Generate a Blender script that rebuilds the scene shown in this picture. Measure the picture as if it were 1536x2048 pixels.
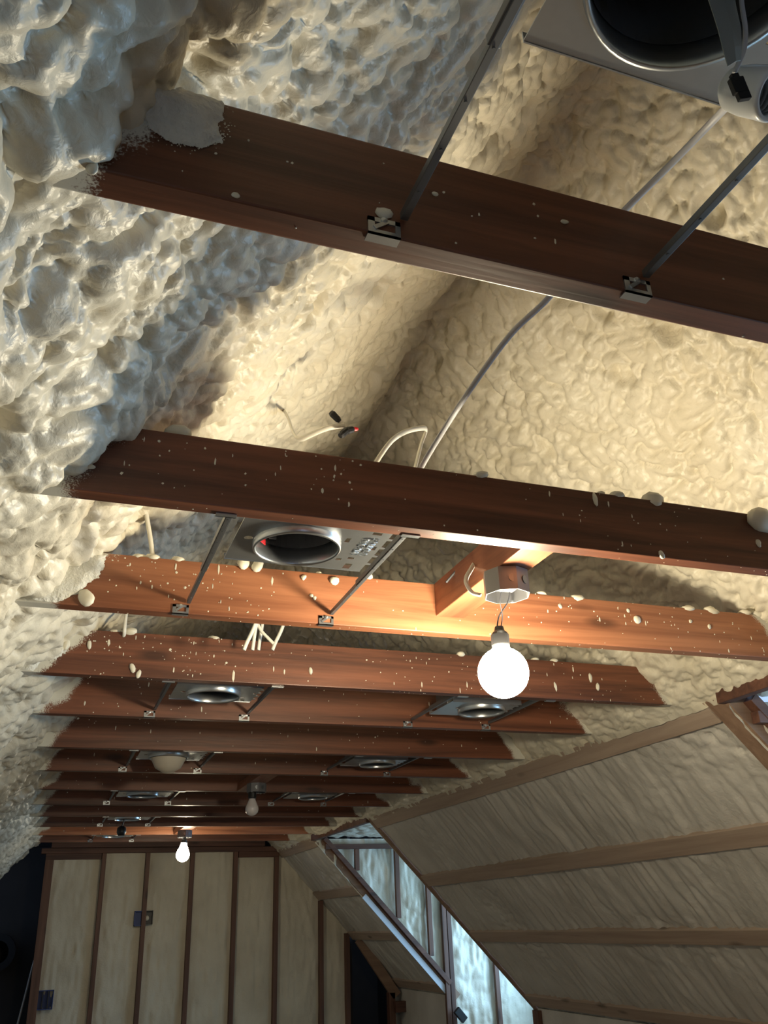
import bpy, bmesh, math, random
import numpy as np
from mathutils import Vector, Matrix

scene = bpy.context.scene
for o in list(bpy.data.objects):
    bpy.data.objects.remove(o, do_unlink=True)
COL = scene.collection
EYE = 1.70                      # the eye stands 1.70 m above the floor
FPX = 1757.03

# ---------------------------------------------------------------- camera
CR = Vector((0.939746, -0.340071, -0.035062)); CF = Vector((0.322353, 0.847254, 0.422195))   # right and forward axes
CR.normalize(); CF = (CF - CR * CF.dot(CR)).normalized(); CU = CR.cross(CF)
cam_data = bpy.data.cameras.new('camera'); cam = bpy.data.objects.new('camera', cam_data); COL.objects.link(cam)
cam_data.sensor_fit = 'VERTICAL'; cam_data.sensor_height = 36.0; cam_data.lens = FPX / 2048 * 36.0
cam_data.clip_start = 0.02; cam_data.clip_end = 60
m = Matrix((CR, CU, -CF)).transposed().to_4x4(); m.translation = (0, 0, EYE); cam.matrix_world = m
scene.camera = cam

# ---------------------------------------------------------------- light and exposure
EXPOSURE = -0.12
BULB_NEAR = 400.0
BULB_FAR = 85.0
DAY_NEAR = 66.0
DAY_FAR = 38.0
DAY_BACK = 12.0
DAY_COL = (0.38, 0.68, 1.0)
scene.view_settings.view_transform = 'Standard'; scene.view_settings.look = 'None'
scene.view_settings.exposure = EXPOSURE; scene.view_settings.gamma = 1.0; scene.view_settings.use_curve_mapping = False
w = bpy.data.worlds.new('sky'); scene.world = w; w.use_nodes = True
w.node_tree.nodes['Background'].inputs[0].default_value = (0.45, 0.65, 1.0, 1); w.node_tree.nodes['Background'].inputs[1].default_value = 1.2


def day_light(name, loc, rot, sx, sy, power):
    l = bpy.data.lights.new(name, 'AREA'); l.shape = 'RECTANGLE'; l.size = sx; l.size_y = sy; l.energy = power; l.color = DAY_COL
    o = bpy.data.objects.new(name, l); COL.objects.link(o); o.location = loc; o.rotation_euler = rot
    return o


# daylight in the panes of the two dormer windows on the right and of the window behind the viewer
day_light('dormer_daylight', (4.22, 1.70, -0.10), (0, math.radians(90), 0), 0.95, 0.9, DAY_NEAR)
day_light('dormer_daylight', (4.22, 6.92, -0.10), (0, math.radians(90), 0), 0.95, 0.9, DAY_FAR)
day_light('rear_daylight', (0.5, -2.38, -0.3), (math.radians(90), 0, math.radians(180)), 1.2, 1.0, DAY_BACK)

# ---------------------------------------------------------------- helpers
H = 0.6816      # underside of the ties above the eye
D = 0.1355      # depth of a tie
T = 0.038
YJ = [0.692, 1.423, 2.035, 2.655, 3.200, 3.825, 4.414, 5.028, 5.653, 6.250, 6.872, 7.489, 8.105]
rnd = random.Random(7)


def ray(u, v):
    return CF + CR * ((u - 768) / FPX) - CU * ((v - 1024) / FPX)


def at_y(u, v, y):
    d = ray(u, v); return d * (y / d.y)


def at_z(u, v, z):
    d = ray(u, v); return d * (z / d.z)


def tag(o, label=None, cat=None, group=None, kind=None):
    if label: o['label'] = label
    if cat: o['category'] = cat
    if group: o['group'] = group
    if kind: o['kind'] = kind
    return o


def thing(name, loc, label, cat, group=None):
    o = bpy.data.objects.new(name, None); COL.objects.link(o); o.location = loc; o.empty_display_size = 0.05
    return tag(o, label, cat, group)


def world_loc(o):
    v = Vector((0, 0, 0))
    while o is not None:
        v += o.location; o = o.parent
    return v


def obj(name, bm, mat, parent=None, loc=None, smooth=False):
    """bm is in eye-relative coordinates; the object's origin goes to loc (or the parent's origin)."""
    bmesh.ops.recalc_face_normals(bm, faces=bm.faces)
    base = world_loc(parent) if parent is not None else Vector((0, 0, 0))
    org = Vector(loc) if loc is not None else base
    for v in bm.verts: v.co -= org
    me = bpy.data.meshes.new(name); bm.to_mesh(me); bm.free()
    if smooth:
        for p in me.polygons: p.use_smooth = True
    me.materials.append(mat)
    o = bpy.data.objects.new(name, me); COL.objects.link(o)
    o.parent = parent; o.location = org - base
    return o


def B(): return bmesh.new()


def box(bm, x0, x1, y0, y1, z0, z1, bev=0.0):
    vs = [bm.verts.new((x, y, z)) for x in (x0, x1) for y in (y0, y1) for z in (z0, z1)]
    fs = [bm.faces.new([vs[i] for i in q]) for q in ((0, 1, 3, 2), (4, 6, 7, 5), (0, 4, 5, 1), (2, 3, 7, 6), (0, 2, 6, 4), (1, 5, 7, 3))]
    if bev > 0:
        es = list({e for f in fs for e in f.edges})
        bmesh.ops.bevel(bm, geom=es, offset=bev, segments=2, profile=0.6, affect='EDGES')
    return bm


def prism(bm, pts, y0, y1):
    """polygon given in x,z extruded along y"""
    a = [bm.verts.new((x, y0, z)) for x, z in pts]; b = [bm.verts.new((x, y1, z)) for x, z in pts]
    bm.faces.new(a); bm.faces.new(b[::-1]); n = len(pts)
    for i in range(n): bm.faces.new((a[i], b[i], b[(i + 1) % n], a[(i + 1) % n]))
    return bm


def obox(bm, c, ax, ay, az, bev=0.0):
    """oriented box: centre and three half-axis vectors"""
    c = Vector(c); ax = Vector(ax); ay = Vector(ay); az = Vector(az)
    vs = [bm.verts.new(c + ax * i + ay * j + az * k) for i in (-1, 1) for j in (-1, 1) for k in (-1, 1)]
    fs = [bm.faces.new([vs[i] for i in q]) for q in ((0, 1, 3, 2), (4, 6, 7, 5), (0, 4, 5, 1), (2, 3, 7, 6), (0, 2, 6, 4), (1, 5, 7, 3))]
    if bev > 0:
        bmesh.ops.bevel(bm, geom=list({e for f in fs for e in f.edges}), offset=bev, segments=2, profile=0.6, affect='EDGES')
    return bm


def lathe(bm, prof, c=(0, 0, 0), n=32, axis=Vector((0, 0, 1)), closed=False):
    c = Vector(c); axis = axis.normalized()
    p = axis.orthogonal().normalized(); q = axis.cross(p)
    rings = []
    for r, z in prof:
        if r < 1e-6: rings.append([bm.verts.new(c + axis * z)])
        else: rings.append([bm.verts.new(c + axis * z + (p * math.cos(2 * math.pi * i / n) + q * math.sin(2 * math.pi * i / n)) * r) for i in range(n)])
    pairs = list(zip(rings, rings[1:])) + ([(rings[-1], rings[0])] if closed else [])
    for a, b in pairs:
        for i in range(n):
            j = (i + 1) % n
            if len(a) == 1 and len(b) == 1: continue
            if len(a) == 1: bm.faces.new((a[0], b[i], b[j]))
            elif len(b) == 1: bm.faces.new((a[i], a[j], b[0]))
            else: bm.faces.new((a[i], a[j], b[j], b[i]))
    return bm


def smooth_path(pts, k=8):
    pts = [Vector(p) for p in pts]; out = []
    for i in range(len(pts) - 1):
        p0 = pts[max(i - 1, 0)]; p1 = pts[i]; p2 = pts[i + 1]; p3 = pts[min(i + 2, len(pts) - 1)]
        for s in range(k):
            t = s / k
            out.append(0.5 * ((2 * p1) + (p2 - p0) * t + (2 * p0 - 5 * p1 + 4 * p2 - p3) * t * t + (3 * p1 - p0 - 3 * p2 + p3) * t ** 3))
    out.append(pts[-1]); return out


def tube(bm, pts, r, n=10, flat=1.0, k=8):
    """swept tube through pts; flat < 1 squashes it to an oval cable"""
    ps = smooth_path(pts, k) if k > 1 else [Vector(p) for p in pts]
    t0 = (ps[1] - ps[0]).normalized(); u = t0.orthogonal().normalized(); prev = None; first = None
    for i, p in enumerate(ps):
        t = (ps[min(i + 1, len(ps) - 1)] - ps[max(i - 1, 0)]).normalized()
        u = (u - t * u.dot(t)).normalized(); v = t.cross(u)
        ring = [bm.verts.new(p + u * (math.cos(2 * math.pi * a / n) * r) + v * (math.sin(2 * math.pi * a / n) * r * flat)) for a in range(n)]
        if prev:
            for a in range(n): bm.faces.new((prev[a], prev[(a + 1) % n], ring[(a + 1) % n], ring[a]))
        else: first = ring
        prev = ring
    bm.faces.new(first[::-1]); bm.faces.new(prev)
    return bm


def blob(bm, c, rx, ry, rz, seed=0, sub=2, amp=0.25, rot=None):
    r = random.Random(seed)
    res = bmesh.ops.create_icosphere(bm, subdivisions=sub, radius=1.0)
    ph = [(Vector((r.uniform(-1, 1), r.uniform(-1, 1), r.uniform(-1, 1))).normalized(), r.uniform(1.5, 3.5), r.uniform(0, 6)) for _ in range(6)]
    for v in res['verts']:
        n = v.co.normalized(); s = 1 + amp * sum(math.sin(n.dot(d) * f + p) for d, f, p in ph) / 3.0
        q = Vector((n.x * rx, n.y * ry, n.z * rz)) * s
        if rot: q = rot @ q
        v.co = Vector(c) + q
    return bm


# ---------------------------------------------------------------- noise for the foam meshes (numpy)
def _hash(ix, iy, iz, k):
    h = (ix * 374761393 + iy * 668265263 + iz * 2147483647 + k * 1274126177) & 0xFFFFFFFF
    h = ((h ^ (h >> 13)) * 1274126177) & 0xFFFFFFFF
    h = ((h ^ (h >> 15)) * 2246822519) & 0xFFFFFFFF
    return ((h ^ (h >> 16)) & 0xFFFFFF) / float(0xFFFFFF)


def vnoise(P, s, k):
    Q = P / s; I = np.floor(Q).astype(np.int64); f = Q - I; f = f * f * (3 - 2 * f); out = 0
    for dx in (0, 1):
        for dy in (0, 1):
            for dz in (0, 1):
                wgt = (f[:, 0] if dx else 1 - f[:, 0]) * (f[:, 1] if dy else 1 - f[:, 1]) * (f[:, 2] if dz else 1 - f[:, 2])
                out = out + wgt * _hash(I[:, 0] + dx, I[:, 1] + dy, I[:, 2] + dz, k)
    return out * 2 - 1


def worley(P, s, k):
    Q = P / s; I = np.floor(Q).astype(np.int64); best = np.full(len(P), 9.0)
    for dx in (-1, 0, 1):
        for dy in (-1, 0, 1):
            for dz in (-1, 0, 1):
                jx, jy, jz = I[:, 0] + dx, I[:, 1] + dy, I[:, 2] + dz
                d = (jx + _hash(jx, jy, jz, k) - Q[:, 0]) ** 2 + (jy + _hash(jx, jy, jz, k + 1) - Q[:, 1]) ** 2 + (jz + _hash(jx, jy, jz, k + 2) - Q[:, 2]) ** 2
                best = np.minimum(best, d)
    return best


def warp(P, s, a, k):
    return P + np.stack([vnoise(P, s, k), vnoise(P, s, k + 11), vnoise(P, s, k + 23)], 1) * a


def bubbles(P, s, k):
    """rounded bulges with sharp creases between them, about -0.6 .. 0.5"""
    return 0.45 - np.minimum(worley(P, s, k), 1.0) * 1.15


def domes(P, s, k):
    """fat, almost spherical lumps meeting in deep creases, about 0 .. 1, mean taken out"""
    return np.sqrt(np.clip(1 - worley(P, s, k) / 0.62, 0.0, 1)) - 0.72


def grid_mesh(name, V, nu, nv, mat, keep=None):
    V = V.reshape(-1, 3)
    i = np.arange(nu - 1)[:, None] * nv + np.arange(nv - 1)[None, :]
    F = np.stack([i, i + nv, i + nv + 1, i + 1], -1).reshape(-1, 4)
    if keep is not None: F = F[keep.reshape(-1)[F].all(1)]
    me = bpy.data.meshes.new(name); me.vertices.add(len(V)); me.vertices.foreach_set('co', V.ravel().astype(np.float32))
    me.loops.add(F.size); me.loops.foreach_set('vertex_index', F.ravel().astype(np.int32))
    me.polygons.add(len(F)); me.polygons.foreach_set('loop_start', (np.arange(len(F)) * 4).astype(np.int32))
    me.polygons.foreach_set('loop_total', np.full(len(F), 4, dtype=np.int32))
    me.polygons.foreach_set('use_smooth', np.ones(len(F), dtype=bool))
    me.update(calc_edges=True); me.validate()
    me.materials.append(mat)
    o = bpy.data.objects.new(name, me); COL.objects.link(o); return o


# ---------------------------------------------------------------- materials
def new_mat(name):
    m = bpy.data.materials.new(name); m.use_nodes = True
    return m, m.node_tree.nodes, m.node_tree.links, m.node_tree.nodes['Principled BSDF']


def plain(name, col, rough=0.6, metal=0.0, bump=0.0, bscale=200, var=0.0):
    m, N, L, b = new_mat(name)
    b.inputs['Base Color'].default_value = (*col, 1); b.inputs['Roughness'].default_value = rough; b.inputs['Metallic'].default_value = metal
    tc = N.new('ShaderNodeTexCoord'); ns = N.new('ShaderNodeTexNoise'); ns.inputs['Scale'].default_value = bscale; ns.inputs['Detail'].default_value = 4
    L.new(tc.outputs['Object'], ns.inputs['Vector'])
    if var > 0:
        mx = N.new('ShaderNodeMix'); mx.data_type = 'RGBA'; mx.inputs[6].default_value = (*[c * (1 - var) for c in col], 1); mx.inputs[7].default_value = (*[min(1, c * (1 + var)) for c in col], 1)
        L.new(ns.outputs['Fac'], mx.inputs[0]); L.new(mx.outputs[2], b.inputs['Base Color'])
    if bump > 0:
        bp = N.new('ShaderNodeBump'); bp.inputs['Strength'].default_value = bump; bp.inputs['Distance'].default_value = 0.002
        L.new(ns.outputs['Fac'], bp.inputs['Height']); L.new(bp.outputs['Normal'], b.inputs['Normal'])
    return m


def foam_mat(name, c0, c1, scale=70, bump=0.35, dist=0.006, rough=0.5, stretch=(1, 1, 1), rot=(0, 0, 0)):
    m, N, L, b = new_mat(name)
    tc = N.new('ShaderNodeTexCoord'); mp = N.new('ShaderNodeMapping'); mp.inputs['Scale'].default_value = stretch; mp.inputs['Rotation'].default_value = rot
    L.new(tc.outputs['Object'], mp.inputs['Vector'])
    n1 = N.new('ShaderNodeTexNoise'); n1.inputs['Scale'].default_value = scale; n1.inputs['Detail'].default_value = 5; n1.inputs['Distortion'].default_value = 0.6
    n2 = N.new('ShaderNodeTexNoise'); n2.inputs['Scale'].default_value = 3.5; n2.inputs['Detail'].default_value = 4
    L.new(mp.outputs[0], n1.inputs['Vector']); L.new(mp.outputs[0], n2.inputs['Vector'])
    rp = N.new('ShaderNodeValToRGB'); rp.color_ramp.elements[0].position = 0.35; rp.color_ramp.elements[0].color = (*c0, 1)
    rp.color_ramp.elements[1].position = 0.65; rp.color_ramp.elements[1].color = (*c1, 1)
    L.new(n2.outputs['Fac'], rp.inputs['Fac']); L.new(rp.outputs['Color'], b.inputs['Base Color'])
    bp = N.new('ShaderNodeBump'); bp.inputs['Strength'].default_value = bump; bp.inputs['Distance'].default_value = dist
    L.new(n1.outputs['Fac'], bp.inputs['Height']); L.new(bp.outputs['Normal'], b.inputs['Normal'])
    b.inputs['Roughness'].default_value = rough; b.inputs['Specular IOR Level'].default_value = 0.45
    return m


FOAM_COL = (0.80, 0.755, 0.62)
FOAM = foam_mat('spray_foam', (0.65, 0.59, 0.46), (0.72, 0.67, 0.55), rough=0.40)
FOAM_FLAT = foam_mat('shaved_foam', (0.53, 0.50, 0.45), (0.64, 0.61, 0.555), scale=60, bump=0.5, rough=0.75)
FOAM_WALL = foam_mat('cream_shaved_foam', (0.60, 0.54, 0.42), (0.70, 0.64, 0.51), scale=60, bump=0.5, rough=0.8)
FOAM_PATCH = foam_mat('foam_overspray_skin', (0.66, 0.65, 0.58), (0.72, 0.71, 0.65), scale=220, bump=0.6, dist=0.004, rough=0.7)
FOAM_DROP = plain('foam_drop', (0.70, 0.66, 0.54), 0.45, bump=0.2, bscale=90)


def wood_mat(name, dark, light, knots=True, spray=False, along='X', rough=0.42):
    m, N, L, b = new_mat(name)
    tc = N.new('ShaderNodeTexCoord'); oi = N.new('ShaderNodeObjectInfo')
    sh = N.new('ShaderNodeVectorMath'); sh.operation = 'SCALE'; cmb = N.new('ShaderNodeCombineXYZ')
    for i in range(3): L.new(oi.outputs['Random'], cmb.inputs[i])
    L.new(cmb.outputs[0], sh.inputs[0]); sh.inputs['Scale'].default_value = 37.0
    ad = N.new('ShaderNodeVectorMath'); ad.operation = 'ADD'; L.new(tc.outputs['Object'], ad.inputs[0]); L.new(sh.outputs[0], ad.inputs[1])
    st = {'X': (0.7, 14, 14), 'Y': (14, 0.7, 14), 'Z': (14, 14, 0.7)}[along]
    kt = {'X': (2.2, 7, 7), 'Y': (7, 2.2, 7), 'Z': (7, 7, 2.2)}[along]
    mp = N.new('ShaderNodeMapping'); mp.inputs['Scale'].default_value = st; L.new(ad.outputs[0], mp.inputs['Vector'])
    gr = N.new('ShaderNodeTexNoise'); gr.inputs['Scale'].default_value = 1.6; gr.inputs['Detail'].default_value = 7; gr.inputs['Roughness'].default_value = 0.62; gr.inputs['Distortion'].default_value = 0.5
    L.new(mp.outputs[0], gr.inputs['Vector'])
    fine = N.new('ShaderNodeTexNoise'); fine.inputs['Scale'].default_value = 9.0; fine.inputs['Detail'].default_value = 4; L.new(mp.outputs[0], fine.inputs['Vector'])
    rp = N.new('ShaderNodeValToRGB'); e = rp.color_ramp.elements; e[0].position = 0.36; e[0].color = (*dark, 1); e[1].position = 0.64; e[1].color = (*light, 1)
    L.new(gr.outputs['Fac'], rp.inputs['Fac']); col = rp.outputs['Color']
    if knots:
        mk = N.new('ShaderNodeMapping'); mk.inputs['Scale'].default_value = kt; L.new(ad.outputs[0], mk.inputs['Vector'])
        vo = N.new('ShaderNodeTexVoronoi'); vo.inputs['Scale'].default_value = 1.0; L.new(mk.outputs[0], vo.inputs['Vector'])
        kr = N.new('ShaderNodeMapRange'); kr.inputs['From Min'].default_value = 0.06; kr.inputs['From Max'].default_value = 0.15; kr.inputs['To Min'].default_value = 0.75; kr.inputs['To Max'].default_value = 0.0
        L.new(vo.outputs['Distance'], kr.inputs['Value'])
        mx = N.new('ShaderNodeMix'); mx.data_type = 'RGBA'; mx.inputs[7].default_value = (*[c * 0.35 for c in dark], 1)
        L.new(kr.outputs[0], mx.inputs[0]); L.new(col, mx.inputs[6]); col = mx.outputs[2]
    rough_out = None
    if spray:
        # sprayed-on foam dust near both ends, speckled at its rim; the rim leans with the roof slope
        sp = N.new('ShaderNodeSeparateXYZ'); L.new(tc.outputs['Object'], sp.inputs[0])
        n3 = N.new('ShaderNodeTexNoise'); n3.inputs['Scale'].default_value = 9; n3.inputs['Detail'].default_value = 3; L.new(ad.outputs[0], n3.inputs['Vector'])
        n4 = N.new('ShaderNodeTexNoise'); n4.inputs['Scale'].default_value = 330; n4.inputs['Detail'].default_value = 2; L.new(ad.outputs[0], n4.inputs['Vector'])

        def math_(op, a, c=None):
            q = N.new('ShaderNodeMath'); q.operation = op
            for i, x in enumerate((a, c)):
                if x is None: continue
                if isinstance(x, (int, float)): q.inputs[i].default_value = x
                else: L.new(x, q.inputs[i])
            return q.outputs[0]
        dl = math_('SUBTRACT', sp.outputs['X'], math_('MULTIPLY', sp.outputs['Z'], 0.9))
        dl = math_('MULTIPLY', math_('SUBTRACT', 0.0, dl), 1.0)
        dr = math_('SUBTRACT', math_('ADD', sp.outputs['X'], math_('MULTIPLY', sp.outputs['Z'], 0.9)), 2.09)
        dd = math_('MAXIMUM', math_('ADD', dl, -0.035), dr)
        dd = math_('ADD', dd, math_('MULTIPLY', math_('SUBTRACT', n3.outputs['Fac'], 0.5), 0.16))
        dd = math_('ADD', dd, math_('MULTIPLY', math_('SUBTRACT', n4.outputs['Fac'], 0.5), 0.07))
        mr = N.new('ShaderNodeMapRange'); mr.inputs['From Min'].default_value = -0.004; mr.inputs['From Max'].default_value = 0.014; L.new(dd, mr.inputs['Value'])
        mx = N.new('ShaderNodeMix'); mx.data_type = 'RGBA'; mx.inputs[7].default_value = (0.62, 0.60, 0.52, 1)
        L.new(mr.outputs[0], mx.inputs[0]); L.new(col, mx.inputs[6]); col = mx.outputs[2]
        rr = N.new('ShaderNodeMapRange'); rr.inputs['To Min'].default_value = rough; rr.inputs['To Max'].default_value = 0.85; L.new(mr.outputs[0], rr.inputs['Value']); rough_out = rr.outputs[0]
    L.new(col, b.inputs['Base Color']); b.inputs['Roughness'].default_value = rough
    if rough_out is not None: L.new(rough_out, b.inputs['Roughness'])
    bp = N.new('ShaderNodeBump'); bp.inputs['Strength'].default_value = 0.18; bp.inputs['Distance'].default_value = 0.002
    L.new(fine.outputs['Fac'], bp.inputs['Height']); L.new(bp.outputs['Normal'], b.inputs['Normal'])
    return m


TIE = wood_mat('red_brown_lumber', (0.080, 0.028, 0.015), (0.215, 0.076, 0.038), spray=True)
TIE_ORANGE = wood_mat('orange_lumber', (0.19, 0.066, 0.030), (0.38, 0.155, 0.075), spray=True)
BLOCKW = wood_mat('blocking_lumber', (0.16, 0.052, 0.025), (0.33, 0.125, 0.06), along='Y')
STUDW = wood_mat('stud_lumber', (0.09, 0.042, 0.028), (0.17, 0.08, 0.052), along='Z', rough=0.6)
PLATEW = wood_mat('plate_lumber', (0.07, 0.030, 0.020), (0.15, 0.065, 0.04), along='X', rough=0.6)
STRIPW = wood_mat('pale_strapping', (0.37, 0.275, 0.21), (0.47, 0.365, 0.285), along='Y', rough=0.7)
RAFTW = wood_mat('rafter_lumber', (0.22, 0.135, 0.09), (0.31, 0.20, 0.135), along='X', rough=0.65)
FLOORW = wood_mat('floor_boards', (0.18, 0.11, 0.06), (0.28, 0.18, 0.10), along='Y', rough=0.6)
GALV = plain('galvanized_steel', (0.52, 0.54, 0.56), 0.30, 0.9, bump=0.05, bscale=60, var=0.08)
GALV_D = plain('shade_darkened_steel', (0.20, 0.21, 0.225), 0.42, 0.8, var=0.1, bscale=30)  # steel grey, darkened for the shade on the down-facing hanger bars
CAN_IN = plain('dark_can_lining', (0.10, 0.10, 0.105), 0.5, 0.5)
BOXS = plain('octagon_box_steel', (0.22, 0.22, 0.23), 0.5, 0.6, var=0.12, bscale=25)
STRAPG = plain('dull_strap_steel', (0.30, 0.33, 0.31), 0.6, 0.3)
BLACK = plain('black_plastic', (0.012, 0.012, 0.013), 0.4)
WIREB = plain('black_wire', (0.03, 0.03, 0.035), 0.5)
WIREW = plain('white_cable_jacket', (0.72, 0.69, 0.60), 0.45)
WIREG = plain('grey_cable_jacket', (0.50, 0.50, 0.52), 0.45)
REDP = plain('red_plastic', (0.55, 0.02, 0.03), 0.4)
MATTE_BLACK = plain('matte_black', (0.010, 0.010, 0.011), 0.95)
BLUEP = plain('blue_plastic_box', (0.03, 0.06, 0.22), 0.5)
PORC = plain('porcelain_socket', (0.72, 0.74, 0.74), 0.3)
DARKW = plain('painted_closet_shade', (0.030, 0.026, 0.024), 0.9, var=0.3, bscale=6)  # near-black colour stands in for the shade of the unlit closets
FROST = plain('frosted_bulb_glass', (0.75, 0.70, 0.70), 0.25)
TRIMG = plain('translucent_lamp_lens', (0.62, 0.55, 0.44), 0.5)
DAYLIT = plain('rafter_daylight_paint', (0.62, 0.66, 0.72), 0.5)  # pale blue stands in for daylight caught by the rafter's side face
STICK = plain('paper_sticker', (0.8, 0.8, 0.82), 0.6)


def bulb_mat(name, strength):
    m, N, L, b = new_mat(name)
    b.inputs['Base Color'].default_value = (0.9, 0.88, 0.84, 1)
    b.inputs['Emission Color'].default_value = (1.0, 0.87, 0.62, 1); b.inputs['Emission Strength'].default_value = strength
    return m


LIT_NEAR = bulb_mat('glowing_bulb_glass', BULB_NEAR)
LIT_FAR = bulb_mat('glowing_small_bulb_glass', BULB_FAR)

# ---------------------------------------------------------------- the foam vault over the ties (ceiling)
WALL_Y = 8.98


def profile():
    key = [(-1.36, -0.60), (-0.14, 0.648), (1.02, 1.82), (2.17, 0.655)]
    P = []
    for (a, b), (c, d) in zip(key, key[1:]):
        L_ = math.hypot(c - a, d - b); n = int(L_ / 0.0056)
        P += [(a + (c - a) * i / n, b + (d - b) * i / n) for i in range(n)]
    P.append(key[-1]); P = np.array(P)
    k = 22; pad = np.concatenate([np.repeat(P[:1], k, 0), P, np.repeat(P[-1:], k, 0)])
    ker = np.hanning(2 * k + 1); ker /= ker.sum()
    S = np.stack([np.convolve(pad[:, j], ker, 'valid') for j in (0, 1)], 1)
    S[0] = P[0]; S[-1] = P[-1]
    keepi = [i for i in range(len(S)) if S[i, 1] > 0.42 or i % 4 == 0 or i == len(S) - 1]
    if keepi[0] != 0: keepi = [0] + keepi
    return S[keepi]


prof = profile()
ys = [-2.4, -1.6, -1.0, -0.5, -0.2, 0.0]
while ys[-1] < WALL_Y: ys.append(ys[-1] + max(0.0052, 0.0038 * ys[-1]))
ys[-1] = WALL_Y; ys = np.array(ys)
tan = np.gradient(prof, axis=0); tan /= np.linalg.norm(tan, axis=1)[:, None]
nrm = np.stack([tan[:, 1], -tan[:, 0]], 1)          # into the room
PX, PY = np.meshgrid(np.arange(len(prof)), ys, indexing='ij')
P0 = np.stack([prof[PX, 0], PY, prof[PX, 1]], -1).reshape(-1, 3)
N0 = np.stack([nrm[PX, 0], np.zeros_like(PY), nrm[PX, 1]], -1).reshape(-1, 3)
Q = warp(P0, 0.16, 0.04, 3); Q = warp(Q, 0.055, 0.016, 41)
Qs = Q * np.array([1.0, 0.72, 1.0])
low = np.clip((1.02 - P0[:, 2]) / 0.35, 0, 1) * np.clip((1.2 - P0[:, 0]) / 0.3, 0, 1)        # fat lumps on the lower left
near = np.clip((2.8 - P0[:, 1]) / 1.8, 0, 1)
fat = np.clip(low * (0.45 + 0.55 * near) + 0.6 * np.clip((0.95 - P0[:, 1]) / 0.5, 0, 1), 0, 1)
calm = np.clip(vnoise(P0, 0.33, 140) * 1.5, 0, 1) * (1 - fat)
d = 0.020 * vnoise(P0, 0.42, 5) + 0.014 * vnoise(P0, 0.19, 9)
d += domes(Qs, 0.125, 60) * (0.012 + 0.030 * fat)
d += domes(Q, 0.060, 70) * (0.023 + 0.006 * fat) * (1 - 0.4 * calm)
d += domes(Q * np.array([1.0, 0.85, 1.0]), 0.031, 80) * (0.018 - 0.003 * fat)
d += bubbles(Q, 0.017, 85) * 0.0045
d += 0.0012 * vnoise(Q, 0.010, 90)
# a few deep torn pits
pit = np.clip((vnoise(P0, 0.11, 130) - 0.62) / 0.2, 0, 1) * (1 - fat)
d -= 0.035 * pit
for u_, v_, a_ in ((580, 597, 0.030), (586, 637, 0.022), (1050, 335, 0.03), (1112, 835, 0.018)):      # torn holes seen between the ties
    g_ = ray(u_, v_); g_ = g_ * (0.79 / (g_.z - g_.x)) if u_ < 900 else g_ * (2.81 / (g_.z + g_.x))
    d -= a_ * np.exp(-((P0[:, 0] - g_.x) ** 2 + (P0[:, 1] - g_.y) ** 2 + (P0[:, 2] - g_.z) ** 2) / 0.012 ** 2)
edge = np.clip((prof[PX, 0].reshape(-1) - 2.02) / 0.15, 0, 1)
d = d * (1 - 0.55 * edge) + 0.012
# the foam climbs a little on to the ends of the ties
for yk, a in zip(YJ, (0.022, 0.028, 0.02, 0.015) + (0.012,) * 9):
    d += a * np.exp(-((P0[:, 1] - yk + 0.01) / (0.10 if a > 0.05 else 0.06)) ** 2) * np.exp(-((P0[:, 2] - 0.72) / 0.22) ** 2) * (P0[:, 0] < 0.6)
V = P0 + N0 * d[:, None]
V[:, 1] += 0.35 * d * (PY.reshape(-1) < WALL_Y) * vnoise(P0, 0.08, 17)
ceil = grid_mesh('ceiling', V, len(prof), len(ys), FOAM)
tag(ceil, 'lumpy cream spray foam vault rising to the ridge above the ties', 'ceiling', kind='structure')


# ---------------------------------------------------------------- right-hand roof slope below the ties, dormers, knee walls
SX0, SZ0, SX1, SZ1 = 2.15, 0.665, 3.33, -0.58
SL = math.hypot(SX1 - SX0, SZ1 - SZ0); SD = Vector(((SX1 - SX0) / SL, 0, (SZ1 - SZ0) / SL)); SN = Vector((SD.z, 0, -SD.x))  # SN points into the room
if SN.x > 0: SN = -SN


def slope_pt(s, y, off=0.0):
    return Vector((SX0, y, SZ0)) + SD * s + SN * off


def slope_foam(name, y0, y1, step, off, label):
    s = np.arange(-0.02, SL + 0.03, step); y = np.arange(y0, y1 + step, step); y = np.minimum(y, y1)
    A, Bb = np.meshgrid(s, y, indexing='ij'); A = A.ravel(); Bb = Bb.ravel()
    P = np.array([SX0, 0, SZ0]) + A[:, None] * np.array(SD) + Bb[:, None] * np.array([0, 1, 0])
    C = np.stack([A * 0.16 + 0.03 * np.sin(Bb * 9), Bb - 0.22 * A, np.zeros_like(A)], 1)
    st = vnoise(C, 0.035, 200) + 0.6 * vnoise(C, 0.016, 203)
    C2 = np.stack([A, Bb, np.zeros_like(A)], 1); C2 = warp(C2, 0.1, 0.03, 210)
    lump = np.clip(vnoise(C2, 0.55, 215) * 1.6 + np.clip((3.5 - Bb) / 1.0, -0.4, 1.0), 0, 1)
    dd = off + 0.0075 * st * (1 - 0.4 * lump) + lump * (0.016 * domes(C2, 0.07, 220) + 0.010 * domes(C2, 0.035, 230)) + 0.008 * vnoise(C2, 0.3, 240)
    V = P + dd[:, None] * np.array(SN)
    return tag(grid_mesh(name, V, len(s), len(y), FOAM_FLAT), label, 'sloped wall', kind='structure')


slope_foam('wall_right', 2.53, 6.172, 0.012, -0.016, 'sloped right wall of shaved grey foam between the two dormers')
slope_foam('wall_right', 7.68, WALL_Y + 0.04, 0.014, -0.016, 'narrow sloped right wall of foam between far dormer and end wall')
slope_foam('wall_right', -2.4, 0.98, 0.05, -0.016, 'sloped right wall behind the viewer')

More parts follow.
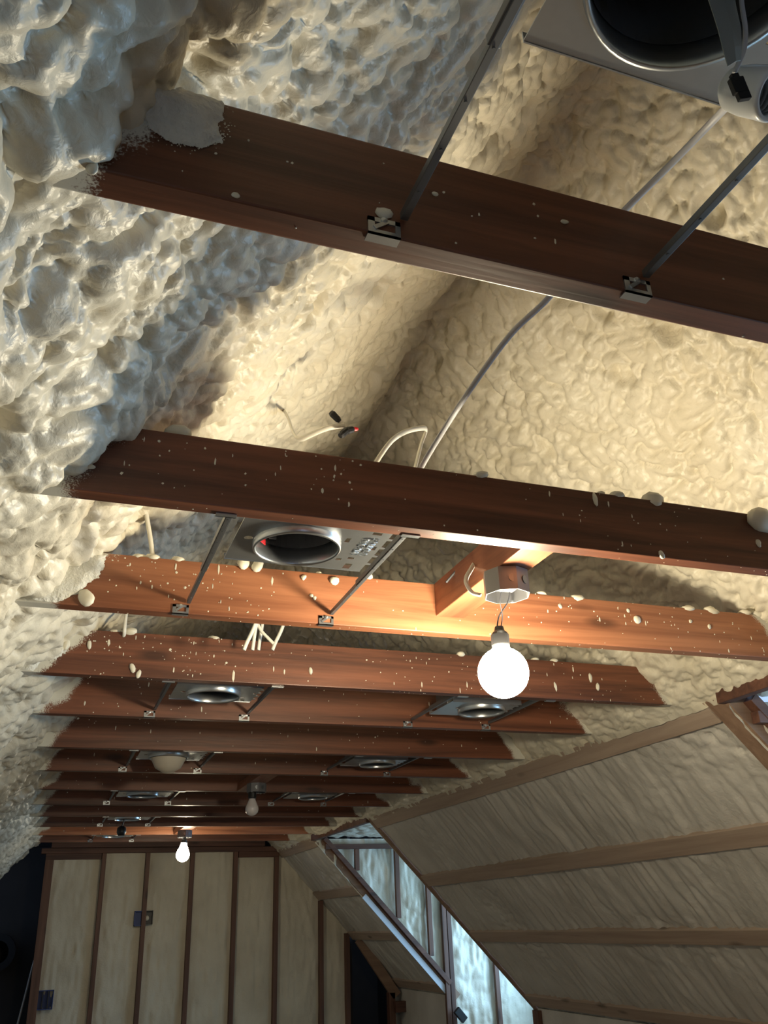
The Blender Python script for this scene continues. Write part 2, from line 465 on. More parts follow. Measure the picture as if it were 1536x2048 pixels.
g = 'pale strapping strips on the right slope'
rows = [(0.0, 0.092, 'top'), (0.535, 0.090, 'second'), (1.035, 0.085, 'third'), (1.60, 0.09, 'lowest')]
for s0, wd, word in rows:
    for (a, b, where) in ((2.535, 6.185, 'of the big sloped foam panel on the right'), (7.70, WALL_Y - 0.01, 'of the small sloped panel by the end wall')):
        bm = B(); c = slope_pt(s0 + wd / 2, (a + b) / 2, -0.014)
        obox(bm, c, SD * wd / 2, Vector((0, (b - a) / 2, 0)), SN * 0.017, 0.002)
        o = obj('strapping_strip', bm, STRIPW, None, loc=c)
        tag(o, f'{word} pale wooden strapping strip {where}', 'wood strip', g)
for (ya, yb, lab) in ((2.43, 2.525, 'pale rafter edge closing the near side of the big sloped panel'), (6.175, 6.215, 'thin rafter edge closing the far side of the big sloped panel'), (7.645, 7.685, 'rafter edge along the far dormer opening beside the end wall panel')):
    bm = B(); c = slope_pt(SL / 2 + 0.03, (ya + yb) / 2, -0.035)
    obox(bm, c, SD * (SL / 2 + 0.03), Vector((0, (yb - ya) / 2, 0)), SN * 0.040, 0.002)
    o = obj('rafter', bm, RAFTW, None, loc=c); tag(o, lab, 'rafter', 'rafters at the dormer openings')
# bluish-white strip: daylight on the far rafter's side, put into its colour
bm = B(); c = slope_pt(1.16, 7.636, 0.0); obox(bm, c, SD * 0.52, Vector((0, 0.008, 0)), SN * 0.022)
tag(obj('daylit_rafter_face', bm, DAYLIT, None, loc=c), 'pale blue-white strip of painted daylight along the rafter below the far dormer wall', 'strip')

KX = 3.34


def plane_mesh(name, pts, mat, label, cat):
    bm = B(); bm.faces.new([bm.verts.new(p) for p in pts])
    return tag(obj(name, bm, mat), label, cat, kind='structure')


FLOOR = -EYE
bm = B(); box(bm, -1.6, 4.5, -2.5, WALL_Y + 1.2, FLOOR - 0.05, FLOOR)
tag(obj('floor', bm, FLOORW), 'wooden attic floor out of sight below', 'floor', kind='structure')
bm = B(); box(bm, -1.45, -1.36, -2.5, WALL_Y, FLOOR, -0.58)
tag(obj('wall_left', bm, FOAM_FLAT), 'low left knee wall', 'wall', kind='structure')
for a, b in ((-2.5, 0.98), (2.44, 6.20), (7.66, WALL_Y)):
    bm = B(); box(bm, KX, KX + 0.09, a, b, FLOOR, SZ1)
    tag(obj('wall_right', bm, FOAM_FLAT), 'low right knee wall of foam', 'wall', kind='structure')


def bay_foam(name, x0, x1, z0f, z1f, y, studs, mat, label, lump=1.0, step=0.012):
    """foam wall in the plane y, facing -y; recessed between the studs; z0f, z1f give its lower and upper edge over x"""
    xs = np.arange(x0, x1 + step, step); n = int((max(z1f(x) for x in xs) - min(z0f(x) for x in xs)) / step) + 2
    A, T_ = np.meshgrid(xs, np.linspace(0, 1, n), indexing='ij'); A = A.ravel(); T_ = T_.ravel()
    z0 = np.array([z0f(x) for x in A]); z1 = np.array([z1f(x) for x in A]); Z = z0 + (z1 - z0) * T_
    C = np.stack([A, Z * 0.22, np.zeros_like(A) + y], 1); C2 = warp(np.stack([A, Z, np.zeros_like(A) + y], 1), 0.12, 0.03, 7)
    dd = 0.011 * vnoise(C, 0.03, 300) + 0.006 * vnoise(C, 0.014, 303) + lump * (0.022 * bubbles(C2, 0.09, 310) * np.clip(vnoise(C2, 0.5, 320) + 0.4, 0, 1) + 0.010 * vnoise(C2, 0.2, 330))
    near_s = np.ones_like(A)
    for sx in studs: near_s = np.minimum(near_s, np.clip((np.abs(A - sx) - 0.019) / 0.06, 0, 1))
    dd = dd * (0.4 + 0.6 * near_s) - 0.012 * (1 - near_s)
    V = np.stack([A, y + 0.012 - dd, Z], 1)
    return tag(grid_mesh(name, V, len(xs), n, mat), label, 'wall', kind='structure')


slope_z = lambda x: SZ0 + (x - SX0) * (SZ1 - SZ0) / (SX1 - SX0)
DTOP = 0.655


def dormer(y0, y1, word, studs, wname, n):
    xw = 4.30
    # far cheek wall, facing the viewer
    bay_foam('wall_dormer', SX0 + 0.02, xw, lambda x: (slope_z(x) - 0.02) if x < KX else FLOOR, lambda x: DTOP, y1 + 0.02, studs, FOAM, f'foam-filled cheek wall of the {word} dormer', 1.0, 0.012)
    bm = B(); c0 = SX0 + 0.02
    prism(bm, [(c0, DTOP), (xw, DTOP), (xw, FLOOR), (KX, FLOOR), (KX, SZ1), (c0, slope_z(c0))], y0 - 0.06, y0 - 0.02)
    tag(obj('wall_dormer', bm, FOAM_FLAT), f'near cheek wall of the {word} dormer', 'wall', kind='structure')
    # ceiling of the dormer
    s = 0.02; xs = np.arange(SX0 + 0.02, xw + s, s); yy = np.arange(y0 - 0.02, y1 + 0.03, s)
    A, Bb = np.meshgrid(xs, yy, indexing='ij'); P = np.stack([A.ravel(), Bb.ravel(), np.full(A.size, DTOP + 0.02)], 1)
    P[:, 2] -= 0.03 * bubbles(warp(P, 0.1, 0.03, 3), 0.09, 400) + 0.012 * bubbles(P, 0.04, 410)
    tag(grid_mesh('ceiling', P, len(xs), len(yy), FOAM), f'rough foam ceiling of the {word} dormer', 'ceiling', kind='structure')
    # window wall with its opening, frame and sill
    wy0, wy1, wz0, wz1 = (y0 + y1) / 2 - 0.45, (y0 + y1) / 2 + 0.45, -0.60, 0.40
    bm = B()
    for a, b, c, e in ((y0 - 0.05, wy0, FLOOR, DTOP + 0.03), (wy1, y1 + 0.05, FLOOR, DTOP + 0.03), (wy0, wy1, FLOOR, wz0), (wy0, wy1, wz1, DTOP + 0.03)): box(bm, xw, xw + 0.10, a, b, c, e)
    tag(obj('wall_dormer', bm, FOAM_FLAT), f'window wall of the {word} dormer', 'wall', kind='structure')
    bm = B()
    for a, b, c, e in ((wy0, wy0 + 0.04, wz0, wz1), (wy1 - 0.04, wy1, wz0, wz1), (wy0, wy1, wz0, wz0 + 0.04), (wy0, wy1, wz1 - 0.04, wz1), (wy0, wy1, -0.12, -0.08)): box(bm, xw + 0.02, xw + 0.07, a, b, c, e)
    tag(obj(wname, bm, PORC), f'window of the {word} dormer', 'window', kind='structure')
    # header along the opening
    bm = B(); box(bm, SX0 - 0.015, SX0 + 0.025, y0 - 0.05, y1 + 0.04, 0.640, 0.735, 0.003)
    tag(obj('header_beam', bm, PLATEW, None, loc=(SX0, (y0 + y1) / 2, 0.64)), f'dark brown header beam over the {word} dormer opening', 'beam', 'dormer header beams')
    # cheek framing: top plate, sloped sole plate, studs
    bm = B(); box(bm, SX0 + 0.10, xw, y1 - 0.0185, y1 + 0.018, DTOP - 0.085, DTOP - 0.045, 0.002)
    tag(obj('cheek_top_plate', bm, PLATEW, None, loc=(SX0 + 0.1, y1, DTOP - 0.08)), f'brown top plate across the {word} dormer cheek wall', 'beam', 'dormer plates')
    bm = B(); c = slope_pt(SL / 2, y1 + 0.003, 0.0) - SN * 0.062
    obox(bm, c, SD * (SL / 2 - 0.07), Vector((0, 0.0235, 0)), SN * 0.019, 0.002)
    tag(obj('sole_plate', bm, PLATEW, None, loc=c), f'sloping brown sole plate at the foot of the {word} dormer cheek wall', 'beam', 'dormer plates')
    names = ['first', 'second', 'third', 'fourth', 'fifth', 'sixth']
    for i, sx in enumerate(studs):
        zb = slope_z(sx) + 0.135 if sx < KX - 0.05 else FLOOR
        if zb > DTOP - 0.1: continue
        bm = B(); box(bm, sx - 0.019, sx + 0.019, y1 - 0.0165, y1 + 0.022, zb, DTOP - 0.086, 0.002)
        tag(obj('cheek_stud', bm, STUDW, None, loc=(sx, y1, zb)), f'{names[i]} stud from the left in the {word} dormer cheek wall', 'stud', f'studs of the {word} dormer')


dormer(1.00, 2.41, 'near', [2.53, 2.93, 3.34, 3.75], 'window_1', 1)
dormer(6.26, 7.62, 'far', [2.53, 2.89, 3.17, 3.30, 3.345, 3.76], 'window_2', 2)

# ---------------------------------------------------------------- end wall (wall_back) with its studs, and the wall behind the viewer
STX = [0.078, 0.545, 0.935, 1.345, 1.755, 2.155, 2.60, 2.86]
bay_foam('wall_back', STX[0], 2.88, lambda x: FLOOR, lambda x: 0.70 if x < 2.12 else max(0.73 - (x - 2.12) * 1.06, -0.3), WALL_Y, STX, FOAM_WALL, 'end wall of shaved foam between brown studs', 0.45, 0.014)
ords = ['leftmost wide', 'second', 'third', 'fourth', 'fifth', 'sixth', 'short seventh', 'short eighth']
for i, sx in enumerate(STX):
    top = 0.62 if i < 6 else (0.205 if i == 6 else -0.09)
    wd = 0.019 if i else 0.036
    if i in (1, 2, 3, 4): top = 0.655
    bm = B(); box(bm, sx - wd, sx + wd, WALL_Y - 0.040, WALL_Y + 0.05, FLOOR, top, 0.002)
    tag(obj('wall_stud', bm, STUDW, None, loc=(sx, WALL_Y, FLOOR)), f'{ords[i]} brown stud from the left in the foam end wall', 'stud', 'studs of the end wall')
for a, b, z, word in ((0.042, 0.52, 0.605, 'left'), (1.78, 2.175, 0.605, 'right')):
    bm = B(); box(bm, a, b, WALL_Y - 0.042, WALL_Y + 0.05, z, 0.655, 0.002)
    tag(obj('top_plate_block', bm, PLATEW, None, loc=((a + b) / 2, WALL_Y, z)), f'lower brown plate block at the top {word} corner of the end wall', 'beam', 'plates of the end wall')
bm = B(); box(bm, 0.0, 2.20, WALL_Y - 0.045, WALL_Y + 0.05, 0.656, 0.70, 0.002)
tag(obj('top_plate', bm, PLATEW, None, loc=(1.0, WALL_Y, 0.656)), 'long brown top plate running across the head of the end wall', 'beam', 'plates of the end wall')
bm = B(); box(bm, 0.08, 2.02, WALL_Y - 0.10, WALL_Y + 0.045, 0.7015, 0.79, 0.002)
tag(obj('end_joist', bm, PLATEW, None, loc=(1.0, WALL_Y, 0.70)), 'dark end joist lying above the top plate of the end wall', 'beam', 'plates of the end wall')
# dark space beyond the end wall: an unlit closet on the left, another on the right
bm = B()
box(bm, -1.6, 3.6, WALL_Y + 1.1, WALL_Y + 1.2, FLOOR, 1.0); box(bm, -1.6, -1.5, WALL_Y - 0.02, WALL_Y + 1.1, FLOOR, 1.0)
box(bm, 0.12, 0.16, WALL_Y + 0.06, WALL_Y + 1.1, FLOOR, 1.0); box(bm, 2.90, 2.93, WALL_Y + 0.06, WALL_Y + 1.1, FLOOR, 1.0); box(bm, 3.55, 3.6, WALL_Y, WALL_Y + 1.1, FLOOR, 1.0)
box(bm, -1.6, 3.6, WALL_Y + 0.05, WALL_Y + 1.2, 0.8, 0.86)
tag(obj('wall_closet', bm, DARKW), 'closet walls coloured near-black as unlit space behind the end wall openings', 'wall', kind='structure')
bm = B()
for a, b, c, e in ((-1.6, -0.15, FLOOR, 2.0), (1.15, 4.5, FLOOR, 2.0), (-0.15, 1.15, FLOOR, -0.85), (-0.15, 1.15, 0.25, 2.0)): box(bm, a, b, -2.55, -2.45, c, e)
tag(obj('wall_front', bm, FOAM_FLAT), 'gable wall behind the viewer', 'wall', kind='structure')
bm = B()
for a, b, c, e in ((-0.15, -0.10, -0.85, 0.25), (1.10, 1.15, -0.85, 0.25), (-0.15, 1.15, -0.85, -0.80), (-0.15, 1.15, 0.20, 0.25), (0.48, 0.52, -0.8, 0.2)): box(bm, a, b, -2.52, -2.47, c, e)
tag(obj('window_3', bm, PORC), 'window in the gable behind the viewer', 'window', kind='structure')
# framing bits at the lower right of the end wall
bm = B(); p0 = at_y(718, 1878, 8.80); p1 = at_y(793, 1992, 8.80); dv = (p1 - p0); dn = dv.normalized()
obox(bm, (p0 + p1) / 2, dv / 2, Vector((0, 0.02, 0)), dn.cross(Vector((0, 1, 0))) * 0.045, 0.002)
tag(obj('closet_rafter', bm, RAFTW, None, loc=(p0 + p1) / 2), 'short sloping brown rafter above the dark closet opening', 'rafter')
bm = B(); p = at_y(783, 1985, 8.80); box(bm, p.x - 0.03, p.x + 0.03, 8.78, 8.86, FLOOR, p.z, 0.002)
tag(obj('closet_post', bm, STUDW, None, loc=(p.x, 8.82, FLOOR)), 'dark red post beside the closet opening below the sloping rafter', 'post', 'posts by the closet')
bm = B(); p = at_y(838, 2000, 8.70); box(bm, p.x - 0.02, p.x + 0.02, 8.68, 8.76, FLOOR, p.z, 0.002)
tag(obj('closet_post', bm, STUDW, None, loc=(p.x, 8.72, FLOOR)), 'thin dark red post right of the closet opening post', 'post', 'posts by the closet')
bm = B(); q = at_y(783, 1985, 8.72); box(bm, q.x + 0.03, p.x - 0.02, 8.70, 8.76, p.z - 0.09, p.z, 0.002)
tag(obj('closet_header', bm, PLATEW, None, loc=(p.x - 0.1, 8.73, p.z)), 'short dark header between the two closet posts', 'beam')
bm = B(); box(bm, KX - 0.03, KX + 0.02, 7.63, 7.70, FLOOR, SZ1 + 0.02, 0.002)
tag(obj('corner_post', bm, STUDW, None, loc=(KX, 7.66, FLOOR)), 'brown corner post below the foot of the far rafter', 'post', 'dormer corner posts')
bm = B(); box(bm, KX - 0.03, KX + 0.02, 6.12, 6.20, FLOOR, SZ1 - 0.01, 0.002)
tag(obj('corner_post', bm, STUDW, None, loc=(KX, 6.15, FLOOR)), 'dark corner post under the lower left tip of the big sloped panel', 'post', 'dormer corner posts')

# ---------------------------------------------------------------- ties
TIE_LABELS = [
    'nearest wooden tie beam, dark, with a big foam patch by its left end',
    'second tie beam from the viewer, dark face with white drips',
    'third tie beam, lit bright orange by the big round bulb, foam drops on top',
    'fourth tie beam from the viewer, reddish with many foam specks',
    'fifth tie beam, behind the second tilted can light plate',
    'sixth tie beam from the viewer, brown with dark knots',
    'seventh tie beam, behind the can light with the cream lens',
    'eighth tie beam, right behind the unlit hanging bulb',
    'ninth tie beam from the viewer, dark and narrow',
    'tenth tie beam from the viewer, dark brown',
    'eleventh tie beam, dark, carrying the lamp box of the small far bulb',
    'twelfth tie beam, lit orange behind the small far bulb',
    'last tie beam before the end wall']
ties = []
for k, y in enumerate(YJ):
    t = thing('tie_beam', (0, y, H), TIE_LABELS[k], 'beam', 'wooden tie beams across the attic')
    xr = 2.13 if k not in (0, 1, 2) else 2.13
    bm = B(); box(bm, -0.34, xr, y, y + T, H, H + D, 0.0025)
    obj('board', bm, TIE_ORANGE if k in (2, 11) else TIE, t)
    ties.append(t)
# the tie just behind the viewer that carries the near can light
y = 0.055
t = thing('tie_beam', (0, y, H), 'tie beam straight above the viewer, out of the picture', 'beam', 'wooden tie beams across the attic')
bm = B(); box(bm, -0.34, 2.13, y, y + T, H, H + D, 0.0025); obj('board', bm, TIE, t)

# foam specks and drips on the faces: uncountable, one mesh a tie
for k, y in enumerate(YJ):
    r = random.Random(100 + k); bm = B(); nn = [45, 110, 170, 180, 60, 60, 40, 30, 25, 20, 16, 20, 16][k]
    for i in range(nn):
        x = r.choice((r.uniform(0.0, 2.05), r.uniform(0.9, 2.05), r.uniform(0.05, 0.5))); z = H + D * r.random() ** 0.8
        s = r.uniform(0.0008, 0.0022) * (1.8 if r.random() < 0.08 else 1) * (1 + 0.05 * k)
        lz = s * (r.uniform(2, 5) if r.random() < 0.22 else 1)
        if z - lz < H: z = H + lz
        blob(bm, (x, y - 0.0002, z), s, 0.0010, lz, i, 1, 0.3)
    for i in range(nn // 6):
        s = r.uniform(0.001, 0.0022); blob(bm, (r.uniform(0, 2.0), y + r.uniform(0.004, 0.034), H), s, s, 0.001, i, 1, 0.3)
    if k == 0:          # fine spatter round the thick patch and the left end
        rim = [(452, 240), (440, 280), (400, 294), (352, 286), (300, 252), (250, 225), (215, 205), (175, 240), (140, 290), (115, 330)]
        for i in range(260):
            j = r.randrange(len(rim) - 1); f = r.random(); q = at_y(rim[j][0] + (rim[j + 1][0] - rim[j][0]) * f, rim[j][1] + (rim[j + 1][1] - rim[j][1]) * f, y)
            s = r.uniform(0.0004, 0.0011); zz = q.z + r.gauss(0, 0.0045)
            if H + 0.002 < zz < H + D - 0.002: blob(bm, (q.x + r.gauss(0, 0.0045), y - 0.0002, zz), s, 0.0007, s, i, 1, 0.3)
    o = obj('foam_specks', bm, FOAM_DROP, ties[k]); o['kind'] = 'stuff'


def drop(k, u, v, size, seed, sx=1.4, sz=0.9, top=False, mat=None, dy=0.0):
    """a foam drop on the face (or on the top edge) of tie k, seen at (u, v)"""
    y = YJ[k]; p = at_y(u, v, y)
    if top: p = Vector((p.x, y + 0.012 + dy, H + D + size * 0.2)); dep = size * 1.2
    else: dep = size * 0.55; p.y -= dep * 0.35
    bm = B(); blob(bm, p, size * sx, dep, size * sz, seed, 2, 0.35); obj('foam_drop', bm, mat or FOAM_DROP, ties[k], loc=p, smooth=True)


drop(0, 207, 211, 0.006, 1, 0.8, 1.1); drop(0, 182, 335, 0.008, 2, 0.9, 1.2); drop(0, 768, 428, 0.0085, 3, 1.0, 1.0); drop(0, 472, 392, 0.003, 4); drop(0, 1130, 444, 0.004, 5)
drop(0, 868, 388, 0.003, 6)
for i, (u, s) in enumerate(((357, .018), (905, .008), (965, .013), (1195, .008), (1222, .016), (1300, .02))): drop(1, u, 920, s, 20 + i, 1.4, 0.8, top=True)
drop(1, 1515, 1035, .035, 33, 1.3, 0.9); drop(1, 1517, 1088, .008, 34, 1.0, 1.1); drop(1, 1322, 1110, .008, 35, .7, 1.2); drop(1, 1190, 998, .009, 36, .6, 2.0); drop(1, 181, 934, .006, 37)
for i, (u, s) in enumerate(((280, .012), (308, .013), (355, .011), (640, .008), (735, .012), (1078, .013), (1145, .014), (1360, .017), (1405, .018), (1470, .016), (1490, .016))): drop(2, u, 1110, s, 50 + i, 1.4, 0.8, top=True)
for i, (u, v, s) in enumerate(((483, 1127, .014), (514, 1133, .013), (172, 1196, .016), (668, 1162, .010), (607, 1156, .006), (629, 1196, .004), (623, 1192, .004), (1273, 1238, .011), (1120, 1213, .006), (1256, 1222, .005), (1380, 1243, .005), (1418, 1254, .006))): drop(2, u, v, s, 70 + i, 1.1, 1.2)
for i, (u, s) in enumerate(((228, .014), (262, .018), (430, .012), (920, .014), (1068, .012), (1105, .010))): drop(3, u, 1280, s, 90 + i, 1.4, 0.8, top=True)
for i, (u, v, s) in enumerate(((265, 1336, .010), (277, 1348, .008), (132, 1292, .012), (620, 1340, .008), (1180, 1355, .010), (1195, 1374, .010), (180, 1290, .008))): drop(3, u, v, s, 110 + i, .8, 1.5)

# thick foam overspray tongue on the nearest tie and thinner patches on the next ones


def patch(k, outline, thick, seed, mat=FOAM_PATCH):
    """raised, rough-skinned patch of foam on the face of tie k; outline in picture points, laid on the face"""
    y = YJ[k]; poly = [at_y(u, v, y) for u, v in outline]; px = np.array([[p.x, p.z] for p in poly])
    x0, z0 = px.min(0); x1, z1 = px.max(0); n = 150; X, Z = np.meshgrid(np.linspace(x0 - .012, x1 + .012, n), np.linspace(z0 - .012, z1 + .012, n), indexing='ij'); X = X.ravel(); Z = Z.ravel()
    dist = np.full(len(X), 9.0); inside = np.zeros(len(X), bool)
    for i in range(len(px)):
        a = px[i]; b = px[(i + 1) % len(px)]; e = b - a; tt = np.clip(((X - a[0]) * e[0] + (Z - a[1]) * e[1]) / (e @ e), 0, 1)
        dist = np.minimum(dist, np.hypot(X - a[0] - tt * e[0], Z - a[1] - tt * e[1]))
        cr = ((a[1] > Z) != (b[1] > Z)) & (X < (b[0] - a[0]) * (Z - a[1]) / (b[1] - a[1] + 1e-12) + a[0]); inside ^= cr
    sd = np.where(inside, dist, -dist); P = np.stack([X, np.zeros_like(X), Z], 1)
    sd = sd + 0.009 * vnoise(P, 0.03, seed) + 0.003 * vnoise(P, 0.008, seed + 3) + 0.0015 * vnoise(P, 0.004, seed + 5)
    hgt = thick * np.sin(np.clip(sd / (thick * 2.6), 0, 1) * math.pi / 2) * (1 + 0.2 * vnoise(P, 0.03, seed + 7)) + 0.0004 * vnoise(P, 0.005, seed + 9)
    keep = (sd > 0) & (Z > H + 0.001) & (Z < H + D + thick * 0.8)
    V = np.stack([X, y - 0.0004 - np.maximum(hgt, 0), Z], 1)
    o = grid_mesh('foam_overspray', V - np.array([0, y, H]), n, n, mat, keep)
    o.parent = ties[k]; o.location = (0, 0, 0); return o


patch(0, [(196, 130), (290, 150), (440, 205), (452, 240), (440, 278), (400, 292), (352, 284), (300, 250), (215, 195)], 0.016, 501)
patch(1, [(150, 850), (110, 900), (20, 950), (0, 985), (60, 985), (110, 945), (180, 870)], 0.008, 520)
patch(2, [(225, 1104), (205, 1150), (165, 1185), (120, 1200), (60, 1215), (20, 1100)], 0.010, 540)
patch(3, [(150, 1262), (120, 1310), (60, 1343), (0, 1350), (10, 1262)], 0.010, 560)

# ---------------------------------------------------------------- blockings that carry the lamp boxes


def blocking(k, x0, x1, hh, label, lift=0.0):
    ya, yb = YJ[k] + T, YJ[k + 1]
    bm = B(); box(bm, x0, x1, ya, yb, H - 0.0005 + lift, H + lift + hh, 0.002)
    return tag(obj('blocking', bm, BLOCKW, None, loc=((x0 + x1) / 2, (ya + yb) / 2, H)), label, 'board', 'blockings between ties')


blocking(1, 0.910, 0.990, 0.09, 'orange-lit blocking board between ties above the big round bulb', 0.046)
blocking(6, 0.98, 1.07, 0.04, 'short blocking board above the unlit hanging bulb')
blocking(10, 0.965, 1.055, 0.04, 'short blocking board above the small far lit bulb')


def lamp_box(c, r, dep, label):
    t = thing('junction_box', c, label, 'junction box', 'octagon lamp boxes')
    bm = B(); lathe(bm, [(0.0, 0.0), (r, 0.0), (r, -dep), (r - 0.0025, -dep), (r - 0.0025, -0.003), (0, -0.003)], c, 8); obj('box_body', bm, BOXS, t)
    bm = B(); box(bm, c[0] - 0.028, c[0] + 0.02, c[1] - 0.012, c[1] + 0.012, c[2] - dep * 0.75, c[2] - dep * 0.55, 0.002); obj('cable_clamp', bm, GALV, t)
    for i, (dx, dy) in enumerate(((-0.6, -0.62), (0.55, 0.6))):
        bm = B(); lathe(bm, [(0, 0), (0.005, 0), (0.005, -0.004), (0, -0.005)], (c[0] + dx * r, c[1] + dy * r, c[2] - dep + 0.002), 8); obj('screw', bm, GALV, t)
    for ang in (-100, -60):
        a = math.radians(ang); bm = B(); n = Vector((math.cos(a), math.sin(a), 0))
        lathe(bm, [(0, 0.0012), (0.010, 0.0012), (0.010, 0)], Vector(c) + n * (r * 0.93) + Vector((0, 0, -dep * 0.5)), 12, n); obj('knockout', bm, GALV_D, t)
    return t


lamp_box((0.943, 1.700, H + 0.044), 0.054, 0.056, 'grey steel octagon box on the blocking above the big round bulb')
lamp_box((1.025, 4.735, H - 0.001), 0.052, 0.045, 'octagon box above the unlit hanging bulb')
lamp_box((1.010, 7.185, H - 0.001), 0.055, 0.050, 'dark octagon box above the small far lit bulb')


def hanging_bulb(top, bulb_c, r, kind, mat, label, tilt=Vector((0, 0, 1))):
    """pigtail lampholder on two wires with a bulb below; kind 'globe' or 'pear'"""
    top = Vector(top); bulb_c = Vector(bulb_c); t = thing('hanging_bulb', bulb_c, label, 'light bulb', 'bulbs on pigtail holders')
    ax = tilt.normalized()
    if kind == 'globe':
        pr = [(0, -r)] + [(r * math.sin(a), -r * math.cos(a)) for a in np.linspace(0.2, 2.75, 18)] + [(0.018, r * 1.08), (0.014, r * 1.2), (0, r * 1.2)]
        zs = r * 1.0
    else:
        pr = [(0, -r)] + [(r * math.sin(a), -r * math.cos(a)) for a in np.linspace(0.2, 1.9, 12)] + [(r * 0.72, r * 0.85), (r * 0.5, r * 1.35), (r * 0.44, r * 1.7), (0, r * 1.7)]
        zs = r * 1.5
    bm = B(); lathe(bm, pr, bulb_c, 32, ax); obj('bulb', bm, mat, t, smooth=True)
    sc = bulb_c + ax * zs
    bm = B(); lathe(bm, [(0.012, 0), (0.019, 0.0), (0.021, 0.006), (0.021, 0.030), (0.017, 0.036), (0.012, 0.040), (0.010, 0.050), (0, 0.052)], sc, 20, ax); obj('lampholder', bm, BLACK, t, smooth=False)
    e = sc + ax * 0.050
    for i, s in enumerate((-1, 1)):
        bm = B(); a = top + Vector((0.012 * s, 0.006 * s, 0.0)); b = e + Vector((0.005 * -s, 0, 0))
        tube(bm, [a, a.lerp(b, 0.35) + Vector((0.006 * s, 0, 0)), a.lerp(b, 0.7) + Vector((-0.003 * s, 0.002, 0)), b], 0.0017 if i else 0.0013, 8)
        obj('wire', bm, WIREB, t, smooth=True)
    return t


hanging_bulb((0.943, 1.70, H + 0.010), (0.9355, 1.74, 0.5005), 0.0575, 'globe', LIT_NEAR, 'big round glowing bulb hanging in front of the fourth tie beam')  # globe made oversized so its shape takes in the bulb's glare
hanging_bulb((1.025, 4.735, H - 0.03), (1.0, 4.72, 0.552), 0.034, 'pear', FROST, 'unlit frosted bulb hanging in front of the dark far ties')
hanging_bulb((1.010, 7.185, H - 0.03), (1.003, 7.18, 0.508), 0.050, 'pear', LIT_FAR, 'small lit bulb hanging in front of the end wall', Vector((0.06, 0, 1)))  # also widened beyond a real bulb to include its glare

# ---------------------------------------------------------------- recessed can frames


